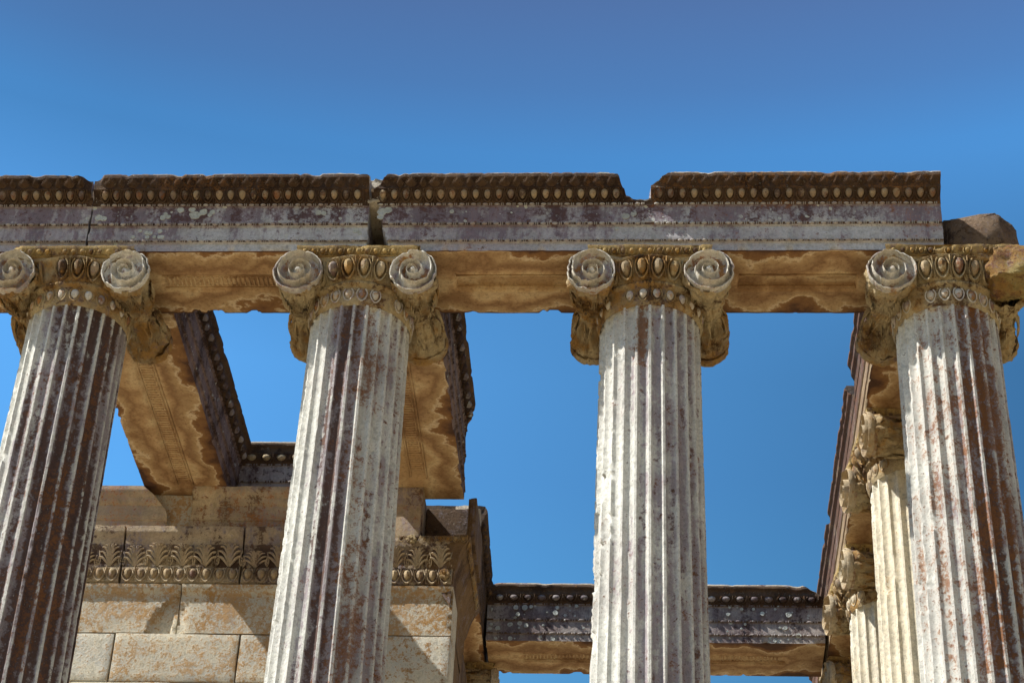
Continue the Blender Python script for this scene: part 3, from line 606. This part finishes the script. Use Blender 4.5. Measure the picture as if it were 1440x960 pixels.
def baluster_mesh(sx, seed, y0=-.535, y1=.535, cx=.515, cz=-.31, fray=1.0):
    n = 110; na = 120; t = np.linspace(0, 1, n); ys = y0+(y1-y0)*t
    rr = np.interp(t, [0, .07, .2, .35, .47, .5, .53, .65, .8, .93, 1], [.214, .195, .160, .138, .130, .154, .130, .138, .165, .198, .218])
    th = np.arange(na)/na*2*np.pi
    T_, TH = np.meshgrid(t, th, indexing='ij'); r = np.repeat(rr[:, None], na, 1)
    u_ = abs(T_-.5); leaf = np.abs(np.sin(TH*5))**.5; vein = np.abs(np.sin(TH*15+(TH*5/np.pi%1-.5)*0+u_*26*np.sign(np.sin(TH*10))))**.7
    r = r*(1+(.13*leaf+.07*vein)*sstep(.05, .09, u_)*sstep(.5, .42, u_)-.09+.05*np.sin(TH*24+T_*80)*sstep(.05, .03, u_))
    P = np.stack([sx*cx+r*np.cos(TH), np.repeat(ys[:, None], na, 1), cz+r*np.sin(TH)], -1)
    er = fbm(P*6+seed*9, 4, seed); er2 = fbm(P*20+seed*4, 3, seed+4)
    cc = np.array([sx*cx, 0, cz]); d = (P-cc)*[1, 0, 1]; P = P+d*(.16*er+.14*er2)[..., None]*fray
    mb = MB(); mb.grid(P, cv=True, flip=True)
    for k in range(9):
        a = k/9*2*np.pi+seed; rd = np.array([np.cos(a), 0, np.sin(a)]); tn = np.array([-np.sin(a), 0, np.cos(a)])
        for sg in (-1, 1):
            if y0 > -.4 and sg < 0: continue
            if rng.rand() < .12*fray: continue
            place(mb, PALM, cc+rd*.128+np.array([0, sg*.05, 0]), tn*.15, rd*.19, rd*.055+np.array([0, sg*.36, 0]), (0, 0))
    return mb
def capital(root, seed, broken_right=False, mats=None, rot=0, damage=1.0, fine_=1.0):
    mv, mc, me = mats or (M_vol, M_cap, M_egg)
    hold = None
    mb = MB()
    # necking and echinus body
    prof = [(.450, -.60), (.458, -.580), (.464, -.570), (.466, -.545), (.468, -.42), (.476, -.405), (.496, -.400), (.506, -.382), (.500, -.362), (.490, -.355), (.500, -.345), (.508, -.30), (.522, -.24), (.55, -.18), (.585, -.155), (.59, -.14), (.56, -.115), (.3, -.105)]
    def dsp(P, th): return .016*fbm(P*8+seed*7, 3, seed)+.008*fbm(P*24+seed, 2, seed+1)
    pf = []
    for i in range(len(prof)-1):
        a, b = prof[i], prof[i+1]; k = max(1, int(np.hypot(b[0]-a[0], b[1]-a[1])/.02))
        for j in range(k): pf.append((a[0]+(b[0]-a[0])*j/k, a[1]+(b[1]-a[1])*j/k))
    pf.append(prof[-1]); zz = np.array([p[1] for p in pf])
    K = np.zeros((len(pf), 144, 3)); th = np.arange(144)/144*2*np.pi; ph = np.arctan2(np.cos(th), -np.sin(th))
    K[..., 0] = (.12*np.exp(-((ph-.05)/.5)**2))[None]; K[..., 2] = (.35*np.exp(-(ph/.45)**2))[None]*1.0
    revolve(mb, pf, 144, 1, dsp, seed, K)
    # canalis: the block carrying the two scrolls
    mb.box((-.50, -.525, -.160), (.50, .525, -.095), mat=1, step=.025, noise=.035, seed=seed, round_=.02)
    # carved eggs around the echinus, leaves on the necking, beads
    for k in range(24):
        a = (k+.5)/24*2*np.pi; rd = np.array([np.cos(a), np.sin(a), 0]); tn = np.array([-np.sin(a), np.cos(a), 0])
        z0, z1 = -.350, -.140; r0, r1 = .506, .578
        if rng.rand() > .07*damage:
            place(mb, EGG, rd*r0+[0, 0, z0], tn*.142, rd*.24+np.array([0, 0, -.08]), rd*(r1-r0)+np.array([0, 0, z1-z0]), (1, 2 if rng.rand() < .5 else 1))
        if rng.rand() > .12*damage:
            place(mb, EGG[:2], rd*.462+[0, 0, -.560], tn*.112, rd*.075, rd*.01+np.array([0, 0, .145]), (0 if seed % 2 else 1, 0))
    for k in range(48):
        a = (k+.5)/48*2*np.pi; rd = np.array([np.cos(a), np.sin(a), 0]); tn = np.array([-np.sin(a), np.cos(a), 0])
        place(mb, BEAD, rd*.500+[0, 0, -.400], tn*.064, rd*.028, (0, 0, .038), (1, 1))
    body = mb.build('capital', [mv, mc, me], root); body.rotation_euler.z = rot
    for sx in (-1, 1):
        for sy in (-1, 1):
            if broken_right and sx > 0 and sy < 0: continue
            volute_mesh(sx, seed+sx*2+sy, sy, rough_=fine_).build('volute', [mv if sy < 0 or rot else mc], body)
        if not (broken_right and sx > 0): baluster_mesh(sx, seed+sx).build('baluster', [mc], body)
    if broken_right:
        b2 = baluster_mesh(1, seed+3, y0=-.30, cx=.50, fray=1.6); b2.build('baluster', [mc], body)
        V, Q, T = ellipsoid(56, 44); q = np.sign(V)*abs(V)**.75*np.array([.27, .22, .23]); n = fbm(V*1.9+4, 4, 9); q = q*(1+.3*n[:, None]+.07*fbm(V*8, 3, 4)[:, None])
        dent = np.exp(-(((V-np.array([-.35, -.85, .1]))**2).sum(1)/.22)); q = q*(1-.28*dent[:, None]); q = fracture(q, (.27, .22, .23), 5, 14, .82, 1.15)*(1+.06*fbm(V*14, 3, 8)[:, None]); q += [.60, -.44, -.24]
        K = np.zeros((len(q), 3)); m2 = MB(); m2.add(q, Q, T, 0, K); o = m2.build('broken_volute', [M_yel], body); o['label'] = 'broken yellow stained right volute'
    # abacus with its own egg row
    mb = MB(); n = 40; e = .545
    pa = [(e-.045, -.108), (e-.03, -.10), (e-.005, -.075), (e+.005, -.045), (e+.012, -.03), (e+.014, -.004), (e-.03, -.002)]
    def wob(t, sd): return 1+.02*fbm(np.stack([t*4+sd*5, t*0, t*0], -1), 3, sd)
    for s_ in range(4):
        ca, sa = math.cos(s_*math.pi/2), math.sin(s_*math.pi/2); t = np.linspace(-1, 1, n)
        P = np.zeros((len(pa), n, 3))
        for i, (o_, z) in enumerate(pa):
            x = t*o_; y = -o_*np.ones(n); k = wob(t+i*.02, seed+s_); y = y*k
            P[i, :, 0] = x*ca-y*sa; P[i, :, 1] = x*sa+y*ca; P[i, :, 2] = z
        cr = sstep(.15, .6, fbm(P*7+seed*5, 3, seed+s_))*damage; P[..., :2] *= (1-.06*cr)[..., None]
        mb.grid(P, mat=1)
        ne = 13
        for k in range(ne):
            if rng.rand() < .10*damage: continue
            x = (-1+2*(k+.5)/ne)*(e-.02); org = np.array([x, -(e-.025), -.102]); Rm = np.array([[ca, -sa, 0], [sa, ca, 0], [0, 0, 1]])
            place(mb, EGG, Rm@org, Rm@np.array([.08, 0, 0]), Rm@np.array([0, -.13, -.03]), Rm@np.array([0, -.028, .075]), (1, 1))
    mb.add([(-e, -e, -.003), (e, -e, -.003), (e, e, -.003), (-e, e, -.003), (-e, -e, -.108), (e, -e, -.108), (e, e, -.108), (-e, e, -.108)], [(0, 1, 2, 3), (7, 6, 5, 4)], mat=1)
    mb.build('abacus', [mv, M_aba, me], body)
    return body
M_yel = stone('yellow_broken_stone', base=(.46, .36, .15), base2=(.26, .16, .06), grey_amt=-.4, brown_amt=-.15, rust_amt=-.2, ochre_amt=0, speck=.7, streak=False, seed=17, bump=1.2)
AX = .47
G4 = 'front row columns'
for i, (X, lab) in enumerate(((-5.225, 'fluted column at the left edge, its shaft stained dark brown over most of the face'),
                              (-2.615, 'second fluted column from the left, dark brown streak down its middle'),
                              (.014, 'pale cleanest fluted column right of centre with small orange streaks under its capital'),
                              (2.655, 'rightmost fluted column with rust brown flutes and a broken yellow right volute'))):
    r_ = thing('ionic_column', lab, 'column', (X, AX, S), 0, G4)
    capital(r_, 20+i*3, broken_right=(i == 3), damage=(1.3, 1, .8, 1.8)[i])
    shaft_mesh(3+i, ST[i+1], erode=(1, 1, 1.2, 1)[i]).build('shaft', [M_shaft], r_)
# flank columns, copied
G5 = 'flank columns receding behind the rightmost front column'
fl = thing('ionic_column', 'cream fluted column just behind the rightmost front column, its scroll seen edge-on', 'column', (2.655, 3.11, S), 0, G5)
capital(fl, 41, mats=(M_fvol, M_cap, M_egg), rot=R(-84), fine_=.35, damage=1.5)
shaft_mesh(11, ST[5], dz=.03, erode=.7).build('shaft', [M_flank], fl)
def dup(src, parent=None):
    c = src.copy(); COL.objects.link(c)
    if parent is not None: c.parent = parent
    for ch in src.children: dup(ch, c)
    return c
c2 = dup(fl); c2.location = (2.655, 5.75, S); c2['label'] = 'cream fluted column in the middle of the right flank, lower and farther back'
c3 = dup(fl); c3.location = (2.655, 8.39, S); c3['label'] = 'farthest flank column, its capital just showing below the right end of the rear beam'
c4 = dup(fl); c4.location = (-2.48, 8.55, S); c4.rotation_euler.z = math.pi; c4['label'] = 'rear column, only its capital tip showing under the left end of the rear beam'; c4['group'] = 'rear columns'

# ------------------------------------------------------------------ cella wall with its anta
def wall():
    root = thing('cella_wall', 'stone block wall between the two left columns, carved leaf frieze over pale ashlar blocks', 'wall', (0, 4.13, FLOOR))
    Z = S-FLOOR                                    # soffit height in the wall's own frame
    def course(mb, X0, X1, prof, seed, mat=0, amp=.006, ztopf=None, dep=.55, brk=None):
        kk_ = np.array([rng.rand()*.3-.1, rng.rand()*.34-.12, 0])
        """moulded course: prof = (out, z) pairs bottom to top"""
        pts = []
        for a, b in zip(prof[:-1], prof[1:]):
            k = max(1, int(np.hypot(b[0]-a[0], b[1]-a[1])/.03)+1)
            for j in range(k): pts.append((a[0]+(b[0]-a[0])*j/k, a[1]+(b[1]-a[1])*j/k))
        pts.append(prof[-1]); pts += [(-dep, prof[-1][1]), (-dep, prof[0][1])]
        pts = np.array(pts); nx = max(4, int((X1-X0)/.035)); xs = np.linspace(X0, X1, nx)
        P = np.zeros((nx, len(pts), 3)); P[..., 0] = xs[:, None]; P[..., 1] = -pts[None, :, 0]; P[..., 2] = Z+pts[None, :, 1]
        if brk is not None: P = brk(P)
        P += np.stack([fbm(P*7+seed*9+k*20, 3, seed+k) for k in range(3)], -1)*amp
        arr_ = np.zeros(P.shape[:2]); d_ = np.minimum(P[..., 0]-X0, X1-P[..., 0]); cz_ = sstep(.10, .0, d_)*sstep(.05, .35, fbm(P*7+seed*3, 3, seed)); P[..., 1] += cz_*.03*(P[..., 1] < .1)
        Kc = np.tile(kk_, P.shape[:2]+(1,)); zz_ = P[..., 2]-Z; Kc[..., 0] += .22*(zz_ > -.96)*(zz_ < -.70)*(prof[0][1] < -1.0)*(prof[-1][1] > -.6); mb.grid(P, cv=True, mat=mat, flip=True, mask=Kc); mb.fan(P[0], P[0].mean(0), mat=mat, flip=True); mb.fan(P[-1], P[-1].mean(0), mat=mat)
    XR = -2.02
    # crown course
    mb = MB(); pc = [(.0, -.475), (.0, -.375), (.012, -.37), (.012, -.345), (.016, -.34), (.016, -.20), (.03, -.19), (.05, -.16), (.055, -.125), (.085, -.09), (.10, -.06), (.10, -.004)]
    def brkA(P):            # left piece, broken off diagonally towards the right
        xe = -4.96-.0; d = np.interp(P[..., 2]-Z, [-.47, -.28, -.12, 0], [-5.13, -5.12, -5.26, -5.42])+.03*fbm(P*9, 3, 2); P[..., 0] = np.minimum(P[..., 0], d); return P
    course(mb, -9.2, -5.1, pc, 31, 0, brk=brkA)
    course(mb, -4.865, -3.3, pc, 33, 0); course(mb, -3.28, -2.385, pc, 34, 0)
    mb.box((-5.45, .08, Z-.47), (-4.875, .5, Z-.004), mat=1, step=.04, noise=.02, seed=9)
    mb.build('crown_course', [M_wtop, M_wall], root)
    # leaf frieze course
    mb = MB(); pf = [(.0, -1.145), (.03, -1.13), (.035, -.965), (.01, -.955), (.01, -.90), (.03, -.78), (.06, -.71), (.065, -.67), (.07, -.64), (.085, -.60), (.10, -.575), (.10, -.50), (.06, -.485)]
    js = [-9.3, -8.06, -6.79, -5.516, -4.245, -2.97, XR]
    for k in range(6):
        g = .012; course(mb, js[k]+g, js[k+1]-g, pf if k < 5 else pf[:9]+[(.06, -.605)], 40+k, 0)
    mb.build('frieze_course', [M_fri], root)
    mc = MB()
    for k in range(6):
        a, b = js[k]+.012, js[k+1]-.012; L = b-a; n = max(1, int(round(L/.25))); u = L/n
        for j in range(n):
            x = a+(j+.5)*u
            wr = rng.rand(); hh_ = .245*(.92+.12*rng.rand())*(1 if wr > .12 else .7); place(mc, ACA, (x+.01*rng.randn(), -.006, Z-.950), (u*(.94+.12*rng.rand()), 0, 0), (0, -.30*(1 if wr > .25 else .55), 0), (0, -.045, hh_), (0, 0))
        n = max(1, int(round(L/.139))); u = L/n
        for j in range(n):
            x = a+(j+.5)*u
            place(mc, EGG, (x, -.018, Z-1.135), (u, 0, 0), (0, -.24, 0), (0, -.012, .175), (0, 1))
    fr = mc.build('leaf_and_egg_carving', [M_fri, M_egg], root)
    # ashlar
    mb = MB()
    rows = [(-1.15, -1.712, [-9.2, -7.45, -4.845, XR+.02]), (-1.722, -2.262, [-9.2, -8.07, -6.77, -5.468, -4.168, -2.9, XR+.02]), (-2.272, -2.82, [-9.2, -7.4, -4.8, XR+.02])]
    z = -2.83; k = 0
    while z > -Z+.3: rows.append((z, z-.54, [-9.2]+[x+(k % 2)*.65 for x in (-7.7, -6.4, -5.1, -3.8)]+[XR+.02])); z -= .55; k += 1
    for r_i, (zt, zb, xs) in enumerate(rows):
        for k in range(len(xs)-1):
            g = .009; a, b = xs[k]+g, xs[k+1]-g
            if r_i == 0:
                lip = [(.0, zb), (.0, -1.275), (.012, -1.25), (.032, -1.225), (.04, -1.20), (.045, -1.165), (.02, -1.152)]
                if k == 1:
                    def brkB(P):
                        zz = P[..., 2]-Z; w_ = np.interp(zz, [-1.71, -1.60, -1.35, -1.15], [.0, .06, .03, .10]); n = .02*fbm(P*8, 3, 6)
                        d = np.interp(zz, [-1.71, -1.55, -1.35, -1.25], [.30, .25, .13, .02]); inn = (P[..., 0] > b-d+n) & (P[..., 1] < .2); P[..., 1] = np.where(inn, P[..., 1]+.06+.03*np.sin(P[..., 0]*30), P[..., 1]); return P
                    course(mb, a, b, lip, 60+k, 0, amp=.004, brk=brkB)
                else: course(mb, a, b, lip, 60+k, 0, amp=.004)
            else: mb.box((a, 0, Z+zb), (b, .55, Z+zt), step=.08, noise=.009, seed=70+r_i*5+k, round_=.008, mask=np.array([rng.rand()*.3-.1, rng.rand()*.34-.15, 0]))
    mb.box((-9.2, .06, .0), (XR-.05, .5, Z-.5), step=1.0, noise=0, mat=0)
    mb.build('ashlar_blocks', [M_wall], root)
    # return wall going back on the right
    mb = MB(); mb.box((-2.62, .56, 0), (-2.04, 3.9, Z-1.0), step=.15, noise=.006, seed=5, round_=.02)
    mb.build('side_face', [M_side], root)
    return root
wall()
# anta end: dark block, corner mouldings
def anta():
    root = thing('anta_capital', 'weathered carved capital at the right end of the wall, with rosette and dark block above', 'capital', (-2.2, 4.13, S-1.2))
    mb = MB()
    mb.box((-.18, .28, .62), (.30, .95, 1.17), mat=0, step=.05, noise=.012, seed=3)
    mb.build('dark_block', [M_brk], root)
    mb = MB()
    for k, (x, w_) in enumerate(((.30, .02), (.325, .02), (.35, .03))): mb.box((x-.01, .08-k*.025, .63), (x+w_, .95, 1.17-.01*k), step=.1, noise=.006, seed=20+k, round_=.006)
    mb.build('moulded_frame', [M_side], root); mb = MB()
    mb.box((-.55, -.03, .60), (-.20, .45, 1.16), mat=0, step=.06, noise=.01, seed=8)
    mb.build('left_panel_block', [M_wtop], root)
    # flaring side profile
    pr = [(.17, -.2), (.175, .05), (.19, .07), (.19, .22), (.21, .26), (.25, .42), (.29, .50), (.33, .56), (.345, .61), (.34, .625)]
    mb = MB(); ys = np.linspace(-.03, 1.5, 40); P = np.zeros((40, len(pr)+1, 3))
    for i, y in enumerate(ys):
        for j, (x, z) in enumerate(pr): P[i, j] = (x, y-(.06 if j > 4 and i == 0 else 0), z)
        P[i, len(pr)] = (-.3, y, .625)
    P += np.stack([fbm(P*8+k*20, 3, 50+k) for k in range(3)], -1)*.012
    mb.grid(P, mat=0, flip=False); mb.fan(P[0], (0.0, -.03, .2), mat=0, flip=True)
    for k in range(9):
        z0, z1 = .53, .61
        place(mb, EGG, (-.38+k*.082, -.085, .535), (.078, 0, 0), (0, -.05, 0), (0, -.01, .075), (1, 1))
    for k in range(14): place(mb, EGG, (.31, .0+k*.1, .50), (0, .095, 0), (.05, 0, 0), (.03, 0, .09), (1, 1))
    for (cx, cz, r) in ((-.27, .56, .055), (.10, .15, .06)):
        for q in range(8):
            a = q/8*2*np.pi; V, Q, T = ELs; mb.add(V*[r*.45, .03, r*.45]+[cx+r*.6*np.cos(a), -.10, cz+r*.6*np.sin(a)], Q, T, 1)
        mb.add(ELs[0]*[r*.3, .05, r*.3]+[cx, -.11, cz], ELs[1], ELs[2], 1)
    mb.build('corner_moulding', [M_side, M_cap], root)
anta()
rough('broken_stone', 'small pale stone lump on top of the wall end', 'stone', (-1.96, 4.75, S+.02), (.14, .3, .12), M_top, 9)
